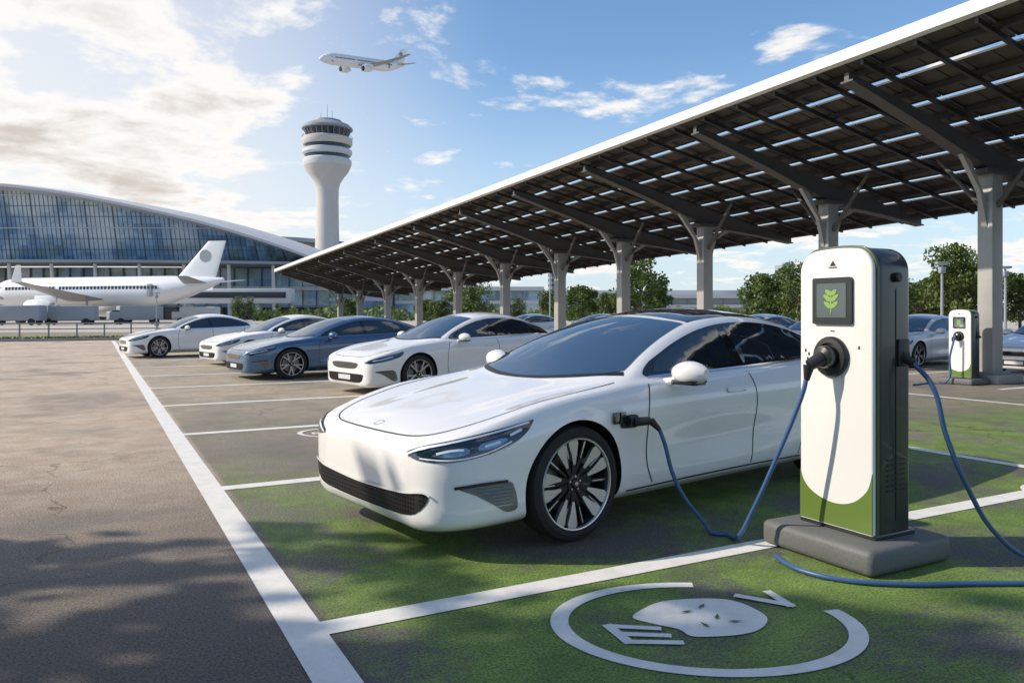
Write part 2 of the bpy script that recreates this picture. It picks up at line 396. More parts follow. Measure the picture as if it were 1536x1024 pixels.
def patch(mb,bvh,view,pts,off,mat,step=.05,sub=5,smooth=True):
    poly=smooth_poly(pts,sub) if sub else [Vector(p) for p in pts]
    den=[]
    for i,p in enumerate(poly):
        q=poly[(i+1)%len(poly)]; k=max(1,int((q-p).length/step))
        for j in range(k): den.append(p.lerp(q,j/k))
    V=list(den); x0=min(p.x for p in den);x1=max(p.x for p in den);y0=min(p.y for p in den);y1=max(p.y for p in den)
    y=y0+step/2
    while y<y1:
        x=x0+step/2
        while x<x1:
            q=Vector((x,y))
            if inside(q,den) and min((q-d).length for d in den)>step*.45: V.append(q)
            x+=step
        y+=step
    r=delaunay_2d_cdt(V,[],[list(range(len(den)))],1,1e-5)
    vs=[proj(bvh,view,p,off) for p in r[0]]
    fs=[list(f) for f in r[2]]
    ray=DIRS[view][3]
    F=[]
    for f in fs:
        n=(vs[f[1]]-vs[f[0]]).cross(vs[f[2]]-vs[f[0]])
        F.append(f if n.dot(ray)<0 else f[::-1])
    mb.add(vs,F,mat,smooth=smooth)
def line(mb,bvh,view,pts,w,off,mat,sub=6,closed=False):
    P=smooth_poly(pts,sub,closed); vs=[]
    n=len(P)
    for i,p in enumerate(P):
        d=(P[min(i+1,n-1)]-P[max(i-1,0)]).normalized(); nn=Vector((-d.y,d.x))*w/2
        vs.append(proj(bvh,view,p+nn,off)); vs.append(proj(bvh,view,p-nn,off))
    fs=[[2*i,2*i+1,2*i+3,2*i+2] for i in range(n-1)]
    ray=DIRS[view][3]; F=[]
    for f in fs:
        nr=(vs[f[1]]-vs[f[0]]).cross(vs[f[2]]-vs[f[0]]); F.append(f if nr.dot(ray)<0 else f[::-1])
    mb.add(vs,F,mat,smooth=True)
def boolean_body(vs,fs,paint):
    me=bpy.data.meshes.new('body'); me.from_pydata(vs,[],fs); me.materials.append(paint)
    bm=bmesh.new(); bm.from_mesh(me); bmesh.ops.recalc_face_normals(bm,faces=bm.faces[:]); bm.to_mesh(me); bm.free()
    ob=bpy.data.objects.new('body',me); SC.collection.objects.link(ob)
    cb=MB()
    for ax in (AXF,AXR):
        for s in (-1,1):
            R=Matrix.Translation((ax,s*.90,WR))@Matrix.Rotation(math.radians(90),4,'X')
            cb.lathe([(.396,-.30),(.396,.30)],BLK,R,n=72,smooth=False)
    co=cb.obj('cutter',auto=0)
    md=ob.modifiers.new('b','BOOLEAN'); md.operation='DIFFERENCE'; md.object=co; md.solver='EXACT'
    try: md.material_mode='TRANSFER'
    except Exception: pass
    dg=bpy.context.evaluated_depsgraph_get(); me2=bpy.data.meshes.new_from_object(ob.evaluated_get(dg))
    bpy.data.objects.remove(co); bpy.data.objects.remove(ob)
    for p in me2.polygons: p.use_smooth=True
    me2.set_sharp_from_angle(angle=math.radians(32)); me2.name='body'
    return me2
def wheel_mesh(style=0):
    b=MB(); T=Matrix.Rotation(math.radians(90),4,'X')
    R=WR; w=.118; ri=.280 if style==0 else .262
    b.lathe([(ri-.01,-w*.9),(ri+.01,-w),(ri+.035,-w*1.04),(.345,-w*.92),(.354,-w*.7),(R,-w*.4),(R,w*.4),(.354,w*.72),(.345,w*.93),(ri+.035,w*1.04),(ri+.012,w*1.0),(ri,w*.92)],RUB,T,n=72,caps=False)
    b.lathe([(ri-.01,-w*.9),(ri-.02,-.05),(ri-.02,.06),(ri-.004,w*.90),(ri+.004,w*.96)],DALU,T,n=72,caps=False)
    b.lathe([(ri-.010,w*.90),(ri-.006,w*1.00),(ri+.001,w*1.02),(ri+.005,w*.96)],ALU,T,n=72,caps=False)
    b.lathe([(.0,.015),(.19,.015),(.19,.028),(.0,.028)],M('brake_disc',(.16,.16,.17),.4,.9),T,n=40,caps=False)
    b.lathe([(.0,-.01),(ri-.02,-.01)],BLK,T,n=40,caps=False)
    def plate(pts,mat,Rz,dz=.028):
        n=len(pts); vs=list(pts)+[(x*.99,y*.85,z-dz) for x,y,z in pts]
        b.add(vs,[list(range(n)),list(range(n,2*n))[::-1]]+[[k,(k+1)%n,n+(k+1)%n,n+k] for k in range(n)],mat,Rz)
    ro=ri-.010
    if style==0:
        N=10
        for i in range(N):
            a=2*math.pi*i/N; s=1 if i%2 else -1
            Rz=T@Matrix.Rotation(a+s*.06,4,'Z')
            plate([(.115,-.008,.088),(.115,.008,.088),(.18,.024+s*.004,.096),(ro-.02,.044+s*.014,.103),(ro,.034+s*.014,.105),(ro,-.026+s*.014,.105),(ro-.02,-.034+s*.014,.103),(.18,-.020+s*.004,.096)],ALU,Rz)
            plate([(.045,-.012,.080),(.045,.012,.080),(.135,.018,.0865),(.135,-.018,.0865)],DALU,Rz)
            Rd=T@Matrix.Rotation(a+math.pi/N,4,'Z')
            plate([(.05,-.008,.070),(.05,.008,.070),(ro,.013,.080),(ro,-.013,.080)],DALU,Rd)
            plate([(.16,-.003,.0815),(.16,.003,.0815),(ro,.005,.0825),(ro,-.005,.0825)],ALU,Rd,.003)
    else:
        N=5
        for i in range(N):
            a=2*math.pi*i/N
            for s in(-1,1):
                Rz=T@Matrix.Rotation(a+s*.17,4,'Z')
                plate([(.05,-.014-s*.02,.085),(.05,.014-s*.02,.085),(ro,.016+s*.01,.100),(ro,-.016+s*.01,.100)],M('painted_alloy',(.42,.42,.43),.35,.7),Rz)
    b.lathe([(.0,.104),(.026,.103),(.031,.095),(.033,.05)],GLOSSBLK,T,n=28,caps=False)
    b.lathe([(.033,.05),(.033,.090),(.054,.086),(.058,.05)],DALU,T,n=28,caps=False)
    b.lathe([(.0,.1055),(.013,.105)],CHR,T,n=16,caps=False)
    for i in range(5):
        a=2*math.pi*(i+.5)/5; b.lathe([(0,.092),(.007,.092),(.007,.08)],CHR,T@Matrix.Translation((.043*math.cos(a),.043*math.sin(a),0)),n=8,caps=False)
    o=b.obj('wheel',auto=30); me=o.data; bpy.data.objects.remove(o); return me
WM=[wheel_mesh(0),wheel_mesh(1)]
def build_car(name,loc,rz,sc,paint,variant=0,roofblack=False,charging=False):
    E=empty(name,loc,rz,sc)
    hs=1.0 if variant==0 else 1.06
    vs,fs=body_arrays(hs); bvh=BVHTree.FromPolygons([Vector(v) for v in vs],fs)
    me=boolean_body(vs,fs,paint); ob=bpy.data.objects.new('body',me); SC.collection.objects.link(ob); ob.parent=E
    def ZH(x,z): zs=fsh(x); return zs+(z-zs)*hs if z>zs else z
    g=MB()
    ws=[(1.28,0),(1.32,.30),(1.43,.58),(1.58,.725),(1.65,.735),(1.85,.69),(2.1,.635),(2.38,.585),(2.42,.56),(2.37,.3),(2.35,0)]
    full=ws+[(x,-y) for x,y in ws[-2:0:-1]]
    patch(g,bvh,'top',full,.004,AUTOGL,.06,3)
    rw=[(3.98,0),(4.0,.3),(4.02,.50),(4.06,.53),(4.3,.535),(4.56,.50),(4.62,.42),(4.66,0)]
    patch(g,bvh,'top',rw+[(x,-y) for x,y in rw[-2:0:-1]],.004,AUTOGL,.06,3)
    if roofblack:
        rf=[(2.44,0),(2.45,.3),(2.47,.555),(2.52,.575),(3.0,.575),(3.5,.565),(3.88,.545),(3.93,.52),(3.92,.3),(3.9,0)]
        patch(g,bvh,'top',rf+[(x,-y) for x,y in rf[-2:0:-1]],.004,GLOSSBLK,.06,3)
    belt=lambda x: fbt(x)+.018
    top=lambda x: ZH(x,fzr(x)-.028)
    fr=[(x,belt(x)) for x in (1.72,2.1,2.5,2.9,3.3,3.7,4.08,4.22)]
    tp=[(x,top(x)) for x in (4.18,4.0,3.7,3.4,3.1,2.8,2.5,2.2,1.95,1.78)]
    fr2=[(x,z-.012) for x,z in fr]; 
    for sd in('left','right'):
        patch(g,bvh,sd,fr2+tp,.003,GLOSSBLK,.06,3)
        fw=[(x,belt(x)+.008) for x in (1.80,2.1,2.5,2.76)]; fw=[fw[0]]+fw+[fw[-1]]
        ft=[(x,top(x)-.018) for x in (2.70,2.5,2.25,2.05,1.9)]; ft=[ft[0]]+ft
        patch(g,bvh,sd,fw+ft,.006,SIDEGL,.05,3)
        rw_=[(x,belt(x)+.008) for x in (2.84,3.2,3.6,3.98,4.06)]; rw_=[rw_[0]]+rw_
        rt=[(x,top(x)-.018) for x in (4.0,3.8,3.5,3.2,3.0,2.79)]; rt=rt+[rt[-1]]
        patch(g,bvh,sd,rw_+rt,.006,SIDEGL,.05,3)
        line(g,bvh,sd,[(x,belt(x)-.016) for x in (1.74,2.1,2.5,2.9,3.3,3.7,4.1,4.22)],.012,.007,CHR)
    g.obj('glazing',E,recalc=False,auto=0)
    t=MB(); SL=BLK
    for sd in('left','right'):
        line(t,bvh,sd,[(1.68,.93),(1.62,.80),(1.605,.60),(1.62,.40),(1.68,.275)],.010,.002,SL)
        line(t,bvh,sd,[(2.80,.97),(2.83,.75),(2.82,.50),(2.79,.275)],.010,.002,SL)
        line(t,bvh,sd,[(4.0,1.02),(3.95,.90),(3.77,.82),(3.60,.72),(3.49,.50),(3.42,.275)],.010,.002,SL)
        line(t,bvh,sd,[(1.44,.245),(2.0,.255),(2.8,.26),(3.46,.255)],.012,.002,SL)
        line(t,bvh,sd,[(1.43,.195),(2.4,.195),(3.46,.195)],.06,.003,BLK)
        for hx in (2.58,3.62):
            patch(t,bvh,sd,[(hx-.11,.845),(hx-.09,.865),(hx+.09,.868),(hx+.11,.85),(hx+.09,.835),(hx-.09,.832)],.012,paint,.03,3)
            line(t,bvh,sd,[(hx-.11,.832),(hx+.11,.834)],.007,.006,BLK)
    hd=[(.055,0),(.06,.25),(.085,.48),(.17,.64),(.36,.745),(.6,.79),(.9,.815),(1.25,.83),(1.42,.835)]
    for s in(-1,1): line(t,bvh,'top',[(x,y*s) for x,y in hd],.010,.0025,SL)
    for s in(-1,1): line(t,bvh,'top',[(1.265,0),(1.29,.25*s),(1.38,.52*s),(1.50,.68*s),(1.58,.77*s)],.05,.003,BLK)
    line(t,bvh,'rear',[(-.62,.80),(0,.82),(.62,.80)],.03,.006,RED)
    for s in(-1,1): patch(t,bvh,'rear',[(.42*s,.78),(.66*s,.76),(.70*s,.86),(.42*s,.84)],.006,RED,.04,3)
    patch(t,bvh,'rear',[(-.5,.45),(.5,.45),(.55,.34),(-.55,.34)],.004,BLK,.05,3)
    if variant==0:
        patch(t,bvh,'front',[(-.70,.385),(-.50,.360),(0,.340),(.50,.360),(.70,.385),(.735,.35),(.64,.262),(.45,.236),(0,.228),(-.45,.236),(-.64,.262),(-.735,.35)],.004,GRILLE,.035,3)
        line(t,bvh,'front',[(-.75,.38),(-.70,.396),(-.50,.370),(0,.350),(.50,.370),(.70,.396),(.75,.38)],.014,.014,paint)
        line(t,bvh,'top',[(.095,0),(.105,.028),(.125,.036),(.145,.028),(.155,0),(.145,-.028),(.125,-.036),(.105,-.028),(.095,0)],.007,.004,CHR)
    else:
        patch(t,bvh,'front',[(-.42,.57),(0,.575),(.42,.57),(.47,.54),(.36,.475),(0,.465),(-.36,.475),(-.47,.54)],.005,GLOSSBLK,.04,3)
        line(t,bvh,'front',[(-.44,.58),(0,.586),(.44,.58)],.012,.008,CHR)
        patch(t,bvh,'front',[(-.58,.38),(0,.38),(.58,.38),(.63,.34),(.53,.235),(0,.23),(-.53,.235),(-.63,.34)],.004,GRILLE,.04,3)
        patch(t,bvh,'front',[(-.22,.355),(.22,.355),(.22,.27),(-.22,.27)],.012,M('plain_plate',(.6,.6,.6),.4),.04,0)
    for v in('fl','fr'):
        if variant==0: hl=[(.40,.605),(.50,.645),(.68,.687),(.90,.733),(1.12,.782),(1.12,.782),(1.09,.722),(1.02,.662),(.88,.607),(.70,.572),(.54,.568),(.44,.578)]
        else: hl=[(.48,.59),(.60,.650),(.79,.702),(1.0,.748),(1.13,.77),(1.09,.69),(.95,.63),(.76,.59),(.58,.570)]
        patch(t,bvh,v,hl,.005,LAMPIN,.03,4)
        line(t,bvh,v,[(a,z-.014) for a,z in hl[:4]]+[(1.09,.765)],.010,.013,LED)
        if variant==0:
            patch(t,bvh,v,[(.57,.600),(.64,.628),(.76,.648),(.78,.620),(.70,.598)],.009,LAMPG,.02,2)
            patch(t,bvh,v,[(.83,.632),(.84,.665),(.95,.690),(.98,.680),(.92,.645)],.009,LAMPG,.02,2)
            line(t,bvh,v,[(.60,.614),(.68,.632),(.75,.637)],.012,.013,LED); line(t,bvh,v,[(.86,.650),(.94,.671)],.012,.013,LED)
            line(t,bvh,v,[(.99,.702),(1.05,.729)],.014,.013,LED); line(t,bvh,v,[(.50,.584),(.70,.585),(.87,.616),(1.0,.670)],.007,.013,LED)
        else:
            line(t,bvh,v,[(.64,.612),(.82,.642),(.98,.69)],.03,.011,LAMPG); line(t,bvh,v,[(.66,.617),(.82,.647),(.96,.69)],.010,.014,LED)
        vent=[(.72,.425),(.84,.436),(.98,.44),(1.015,.40),(1.03,.28),(.97,.262),(.91,.31),(.81,.38)]
        patch(t,bvh,v,vent,.004,M('vent_grey',(.20,.21,.225),.35,.6),.03,3)
        line(t,bvh,v,[(.70,.428)]+[(a,z+.004) for a,z in vent[:3]],.018,.010,BLK)
        for k in range(6):
            zz=.410-.021*k; line(t,bvh,v,[(.80+.023*k,zz),(1.0,zz)],.007,.008,LAMPG if variant==0 else BLK)
    t.obj('trim_and_lamps',E,recalc=False,auto=0)
    m=MB()
    for s in(-1,1):
        T=Matrix.Translation((1.90,s*1.08,1.005))@Matrix.Rotation(-s*.10,4,'Z')
        rings=[]
        for k in range(11):
            u=k/10; r=max(math.sin(math.pi*min(max(u*.92+.06,0),.985)),.05)**.5
            yy=(u-.5)*.27; ring=[]
            for j in range(24):
                a=2*math.pi*j/24; cx=math.cos(a); cz=math.sin(a)
                ring.append((( .105 if cx<0 else .040)*cx*r, yy, .082*r*(abs(cz)**.8)*(1 if cz>0 else -1)))
            rings.append(ring)
        m.loft(rings,paint,T)
        m.box((.039,0,0),(.012,.21,.12),GLOSSBLK,T,bev=.004)
        m.box((-.02,-0.0,-.062),(.13,.20,.034),GLOSSBLK,T,bev=.012)
        m.tube((1.88,s*.86,.925),(1.90,s*1.0,.955),.034,.026,paint)
    m.obj('mirrors',E)
    for i,(ax,s) in enumerate(((AXF,-1),(AXF,1),(AXR,-1),(AXR,1))):
        w=bpy.data.objects.new('wheel_'+('front_' if ax==AXF else 'rear_')+('left' if s<0 else 'right'),WM[0 if variant==0 else 1])
        SC.collection.objects.link(w); w.parent=E; w.location=(ax,s*.845,WR); w.rotation_euler=(0,.35+i*.4,math.pi if s>0 else 0)
    u=MB(); u.box((2.4,0,.25),(4.1,1.1,.16),BLK); u.obj('underbody',E)
    if charging:
        c=MB()
        patch(c,bvh,'left',[(1.33,.69),(1.34,.745),(1.46,.75),(1.50,.735),(1.50,.68),(1.46,.665),(1.35,.67)],.006,BLK,.03,3)
        p=proj(bvh,'left',(1.42,.71),0)
        c.lathe([(.036,-.0),(.036,.05),(.028,.055)],BLK,Matrix.Translation(p)@Matrix.Rotation(math.radians(90),4,'X'),n=20)
        c.tube(p+Vector((0,-.05,0)),p+Vector((.07,-.12,.01)),.03,.026,BLK,14); c.tube(p+Vector((.07,-.12,.01)),p+Vector((.12,-.15,-.05)),.026,.015,BLK,14)
        c.box(p+Vector((-.11,-.02,.03)),(.11,.012,.075),GLOSSBLK,bev=.004)
        c.obj('charge_port_and_plug',E)
        E['plug']=list(p+Vector((.12,-.15,-.05)))
    return E
def clone(E,name,loc,rz,sc,paintmap=None):
    N=empty(name,loc,rz,sc)
    for ch in list(E.children):
        c=ch.copy(); 
        if paintmap and any(m in paintmap for m in ch.data.materials):
            c.data=ch.data.copy()
            for i,m in enumerate(c.data.materials):
                if m in paintmap: c.data.materials[i]=paintmap[m]
        SC.collection.objects.link(c); c.parent=N
    return N
RZ=math.radians(9.8); SCL=1.03
c_,s_=math.cos(RZ),math.sin(RZ); lx,ly=AXF*SCL,-.96*SCL
wx,wy_=2.70,4.16
OX,OY=wx-(lx*c_-ly*s_),wy_-(lx*s_+ly*c_)
car_main=build_car('electric_car',(OX,OY,0),RZ,SCL,PW,0,True,True)
pl=Vector(car_main['plug'])*SCL; PLUG=Vector((OX+pl.x*c_-pl.y*s_,OY+pl.x*s_+pl.y*c_,pl.z))
carw=build_car('parked_car',(3.98,13.85,0),math.radians(12),1.0,PW,1)
clone(carw,'parked_car',(2.72,18.2,0),math.radians(8),(1.0,.97,.95),{PW:PB})
clone(carw,'parked_car',(2.75,23.3,0),math.radians(13),(.93,.93,.96))
clone(carw,'parked_car',(.80,28.6,0),math.radians(10),(.93,.93,.97))
for (x,y,r,pm) in ((18.4,14.0,6,None),(18.9,10.5,3,None),(18.6,17.5,2,{PW:PG}),(18.9,20.8,2,None),(18.6,7.0,4,{PW:PG}),(18.5,24.3,2,None),(18.8,31,0,{PW:PB}),(18.6,37.5,0,None)):
    clone(carw,'parked_car',(x,y,0),math.radians(r),(.93,.95,.97),pm)

# ------------------------------------------------------------------ charger
def rrect(w0,w1,z0,z1,r,n=7,top_only=False):
    pts=[]
    cs=[(w1-r,z1-r,0),(w0+r,z1-r,90),(w0+r,z0+r,180),(w1-r,z0+r,270)]
    for cx,cz,a in cs:
        rr=r
        if top_only and a>=180:
            pts.append((w0 if a==180 else w1,z0)); continue
        for i in range(n+1):
            t=math.radians(a+90*i/n); pts.append((cx+rr*math.cos(t),cz+rr*math.sin(t)))
    return pts
def charger(name,loc,sc=1,extra=True,short=1):
    E=empty(name,loc,0,(sc,sc,sc*short))
    b=MB()
    b.box((.15,0,.075),(.72,.80,.15),PLINTH,bev=.040,seg=3)
    b.box((.175,0,.16),(.36,.54,.04),CHD,bev=.01)
    b.obj('plinth',E)
    T=Matrix(((0,0,1,0),(1,0,0,0),(0,1,0,0),(0,0,0,1)))
    b=MB()
    def slab(x0,x1,inset,mat,r,zt=1.84,bev=0):
        bm=bmesh.new(); poly=rrect(-.27+inset,.27-inset,.175,zt-inset,r,9,True)
        out=[]
        for i,(w,z) in enumerate(poly):
            out.append((w,z-(.028*(w/.27)**2 if z>zt-.3 else 0)))
            if i==9:
                for k in range(1,8):
                    ww=poly[9][0]+(poly[10][0]-poly[9][0])*k/8; out.append((ww,zt-inset-.028*(ww/.27)**2))
        vs=[bm.verts.new((x0,w,z)) for w,z in out]; f=bm.faces.new(vs)
        e=bmesh.ops.extrude_face_region(bm,geom=[f]); 
        for v in e['geom']:
            if isinstance(v,bmesh.types.BMVert): v.co.x=x1
        bmesh.ops.recalc_face_normals(bm,faces=bm.faces[:])
        if bev:
            ed=[ee for ee in bm.edges if abs(ee.verts[0].co.x-ee.verts[1].co.x)<1e-5 and not(ee.verts[0].co.z<.18 and ee.verts[1].co.z<.18)]
            bmesh.ops.bevel(bm,geom=ed,offset=bev,segments=4,affect='EDGES',profile=.5)
        bm.verts.index_update()
        b.add([v.co.copy() for v in bm.verts],[[v.index for v in ff.verts] for ff in bm.faces],mat,smooth=True); bm.free()
    slab(.026,.325,.004,CHD,.12,1.85,.04)
    slab(.012,.036,.0,CHT,.115,1.856,.008)
    slab(-.014,.020,.010,CHW,.11,1.85,.013)
    b.obj('cabinet',E,auto=40)
    b=MB()
    cur=[(.257,.48),(.235,.42),(.19,.37),(.12,.335),(.03,.315),(-.06,.32),(-.14,.35),(-.20,.40),(-.235,.45),(-.257,.53)]
    cur=[tuple(p) for p in smooth_poly(cur,4,False)]
    b.prism([(.257,.18)]+cur+[(-.257,.18)],-.0165,-.010,CHG,T)
    b.prism(rrect(-.130,.150,1.385,1.665,.014),-.032,-.010,CHD,T)
    b.prism(rrect(-.095,.115,1.425,1.630,.004),-.0345,-.0320,SCR,T)
    def leaf(cx,cz,l,a,w=.018):
        pts=[]
        for i in range(10):
            t=2*math.pi*i/10; x=l*.5*math.cos(t)+l*.5; y=w*math.sin(t)*(1-.3*math.cos(t))
            pts.append((cx+x*math.cos(a)-y*math.sin(a),cz+x*math.sin(a)+y*math.cos(a)))
        b.prism(pts,-.0365-random.random()*.0008,-.0345,ICON,T)
    for cz,l in((1.485,.062),(1.525,.066),(1.562,.05)):
        leaf(.01,cz,l,math.radians(35),.014); leaf(.01,cz,l,math.radians(145),.014)
    leaf(.01,1.445,.15,math.radians(90),.005)
    b.prism([(-.010,1.735),(.035,1.735),(.012,1.768)],-.0155,-.012,BLK,T)
    b.prism([(-.018,1.722),(.043,1.722),(.043,1.729),(-.018,1.729)],-.0155,-.012,BLK,T)
    b.prism(rrect(-.0,.03,1.340,1.347,.002),-.0155,-.012,BLK,T)
    for w,z in((.215,1.22),(.19,1.20),(.20,1.17),(-.17,1.25)): b.prism(rrect(w-.006,w+.006,z-.010,z+.010,.004),-.0155,-.012,BLK,T)
    S=Matrix.Translation((-.014,.02,1.19))@Matrix.Rotation(math.radians(-90),4,'Y')
    b.lathe([(.122,0),(.122,.018),(.112,.032),(.084,.036),(.080,.02),(.0,.02)],BLK,S,n=48)
    b.lathe([(.068,.02),(.068,.075),(.060,.09),(.030,.10)],CHD,S,n=36)
    b.tube((-.10,.02,1.185),(-.17,.055,1.14),.044,.034,BLK,20); b.tube((-.17,.055,1.14),(-.180,.065,1.05),.034,.016,BLK,18)
    b.lathe([(.0,.115),(.02,.112),(.022,.09)],CHD,S,n=20)
    b.lathe([(.028,0),(.028,.02),(.02,.026),(0,.026)],BLK,Matrix.Translation((.18,-.268,1.66))@Matrix.Rotation(math.radians(90),4,'X'),n=20)
    b.box((.24,-.270,1.22),(.10,.02,.16),BLK,bev=.008); b.tube((.24,-.27,1.2),(.25,-.33,1.16),.03,.022,BLK)
    for k in range(7): b.box((.18,-.268,.42+.03*k),(.16,.006,.010),BLK)
    b.box((.18,-.2675,.92),(.003,.004,1.35),BLK)
    b.obj('screen_and_socket',E)
    return E
charger('charging_station',(3.93,3.21,0))
cx,cy=W((1440-768)/1168*16.0,16.0); charger('charging_station',(cx,cy,0),.9,short=.92)
def cable(name,pts,r=.014):
    cu=bpy.data.curves.new(name,'CURVE'); cu.dimensions='3D'; cu.bevel_depth=r; cu.bevel_resolution=4; cu.resolution_u=16
    sp=cu.splines.new('BEZIER'); sp.bezier_points.add(len(pts)-1)
    for q,p in zip(sp.bezier_points,pts): q.co=p; q.handle_left_type=q.handle_right_type='AUTO'
    cu.materials.append(CABLE); o=bpy.data.objects.new(name,cu); SC.collection.objects.link(o); return o
px,py,pz=PLUG
cable('charging_cable',[(px,py,pz),(px+.03,py-.01,pz-.08),(px+.09,py-.03,pz-.30),(px+.18,py-.06,.20),(px+.28,py-.12,.06),(3.56,3.88,.018),(3.62,3.80,.016),(3.60,3.72,.018),(3.56,3.64,.05),(3.58,3.53,.25),(3.65,3.41,.58),(3.71,3.31,.88),(3.735,3.28,1.0),(3.75,3.275,1.07)])
cable('charging_cable',[(4.18,2.88,1.16),(4.22,2.80,1.05),(4.30,2.76,.75),(4.42,2.71,.45),(4.58,2.64,.18),(4.78,2.55,.03),(4.95,2.42,.016),(4.85,2.22,.016),(4.5,2.31,.016),(4.1,2.50,.016),(3.78,2.66,.016),(3.55,2.86,.016),(3.48,3.05,.016),(3.50,3.2,.016),(3.56,3.34,.016)])
cable('charging_cable',[(cx-.16,cy,1.0),(cx-.25,cy+.05,.6),(cx-.3,cy+.1,.05),(cx-.6,cy+.3,.02),(cx-1.2,cy+.2,.02)],.02)

# ------------------------------------------------------------------ solar canopy
E=empty('solar_canopy')
X0,X1=12.0,20.5; Y0,Y1=-3.0,61.0
def S(x,y,o=0): return Vector((x,y,5.93-.028*(y-15.7)-.207*(x-12.07)+o))
def sb(mb,x0,x1,y0,y1,o0,o1,mat):
    vs=[S(x0,y0,o0),S(x1,y0,o0),S(x1,y1,o0),S(x0,y1,o0),S(x0,y0,o1),S(x1,y0,o1),S(x1,y1,o1),S(x0,y1,o1)]
    mb.add(vs,[[3,2,1,0],[4,5,6,7],[0,1,5,4],[1,2,6,5],[2,3,7,6],[3,0,4,7]],mat)
pan=MB(); fr=MB(); rows=7; pit=(X1-X0)/rows; wy=2.05
nY=int((Y1-Y0)/wy); GAP=.080
for r in range(rows):
    xa=X0+r*pit+(GAP if r else .03); xb=X0+(r+1)*pit-(GAP if r<rows-1 else .03)
    for k in range(nY):
        ya=Y0+k*wy+.015; yb=ya+wy-.03
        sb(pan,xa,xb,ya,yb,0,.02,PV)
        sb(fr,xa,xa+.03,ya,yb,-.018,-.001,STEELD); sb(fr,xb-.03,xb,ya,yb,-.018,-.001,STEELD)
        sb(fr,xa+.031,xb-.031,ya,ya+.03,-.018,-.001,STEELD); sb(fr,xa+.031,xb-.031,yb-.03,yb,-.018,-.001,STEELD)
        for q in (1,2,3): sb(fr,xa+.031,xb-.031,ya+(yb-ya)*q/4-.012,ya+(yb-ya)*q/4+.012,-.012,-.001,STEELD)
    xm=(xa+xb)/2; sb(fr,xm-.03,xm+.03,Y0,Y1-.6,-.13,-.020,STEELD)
y=Y0
while y<Y1-1:
    sb(fr,X0+.05,X1-.05,y-.03,y+.03,-.22,-.132,STEELD); y+=wy/2
pan.obj('solar_panels',E,auto=0); fr.obj('purlins_and_frames',E,auto=0)
f=MB(); sb(f,X0-.10,X0+.02,Y0,Y1-.7,-.13,.07,FASC); sb(f,X1-.02,X1+.08,Y0,Y1-.7,-.12,.05,STEELD)
sb(f,X0,X1-.04,Y0-.08,Y0,-.12,.05,FASC); f.obj('fascia',E,auto=0)
cols=[.9,5.3,9.7,13.8,18.4,22.6,26.9,31.7,37,42.5,48,54,59]
XC=16.6
bm_=MB(); cm=MB()
for yc in cols:
    def beam(y0,y1,o_top,dep,mat,fl=False):
        xs=[X0+.15,XC-2.2,XC-.5,XC+.5,XC+2.0,X1-.2]; dp=[.14,.30,.48,.48,.30,.14]
        vs=[];fs=[]
        for x,d_ in zip(xs,dp):
            for yy in (y0,y1):
                if fl: vs.append(S(x,yy,o_top-d_-.03)); vs.append(S(x,yy,o_top-d_))
                else: vs.append(S(x,yy,o_top-d_)); vs.append(S(x,yy,o_top))
        n=len(xs)
        for i in range(n-1):
            a=4*i; fs+=[[a,a+1,a+5,a+4],[a+2,a+6,a+7,a+3],[a+1,a+3,a+7,a+5],[a,a+4,a+6,a+2]]
        fs+=[[0,2,3,1],[4*n-4,4*n-3,4*n-1,4*n-2]]
        bm_.add(vs,fs,mat)
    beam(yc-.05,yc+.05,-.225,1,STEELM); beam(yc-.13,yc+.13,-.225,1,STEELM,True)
    zt=S(XC,yc,-.73).z
    cm.box((XC,yc,zt/2+.1),(.38,.32,zt-.2),STEELL,bev=.02)
    cm.box((XC,yc,.10),(.95,.85,.2),CONC,bev=.03); cm.box((XC,yc,.22),(.62,.5,.03),STEELL)
    cm.box((XC,yc,zt-.03),(.9,.42,.1),STEELM,bev=.01)
    for s in(-1,1):
        cm.add([(XC+s*.19,yc-.05,zt-1.2),(XC+s*.19,yc+.05,zt-1.2),(XC+s*.42,yc+.05,zt-.45),(XC+s*.42,yc-.05,zt-.45),S(XC+s*1.10,yc-.05,-.62),S(XC+s*1.10,yc+.05,-.62),S(XC+s*.80,yc-.05,-.66),S(XC+s*.80,yc+.05,-.66),(XC+s*.19,yc-.05,zt-.65),(XC+s*.19,yc+.05,zt-.65)],
               [[0,1,2,3],[3,2,5,4],[4,5,7,6],[6,7,9,8],[0,3,4,6,8],[1,9,7,5,2]],STEELL)
        q=S(XC,yc+s*1.15,-.24); cm.tube((XC,yc+s*.15,zt-.75),q,.055,.045,STEELM,8)
bm_.obj('main_beams',E,auto=0); cm.obj('columns',E)

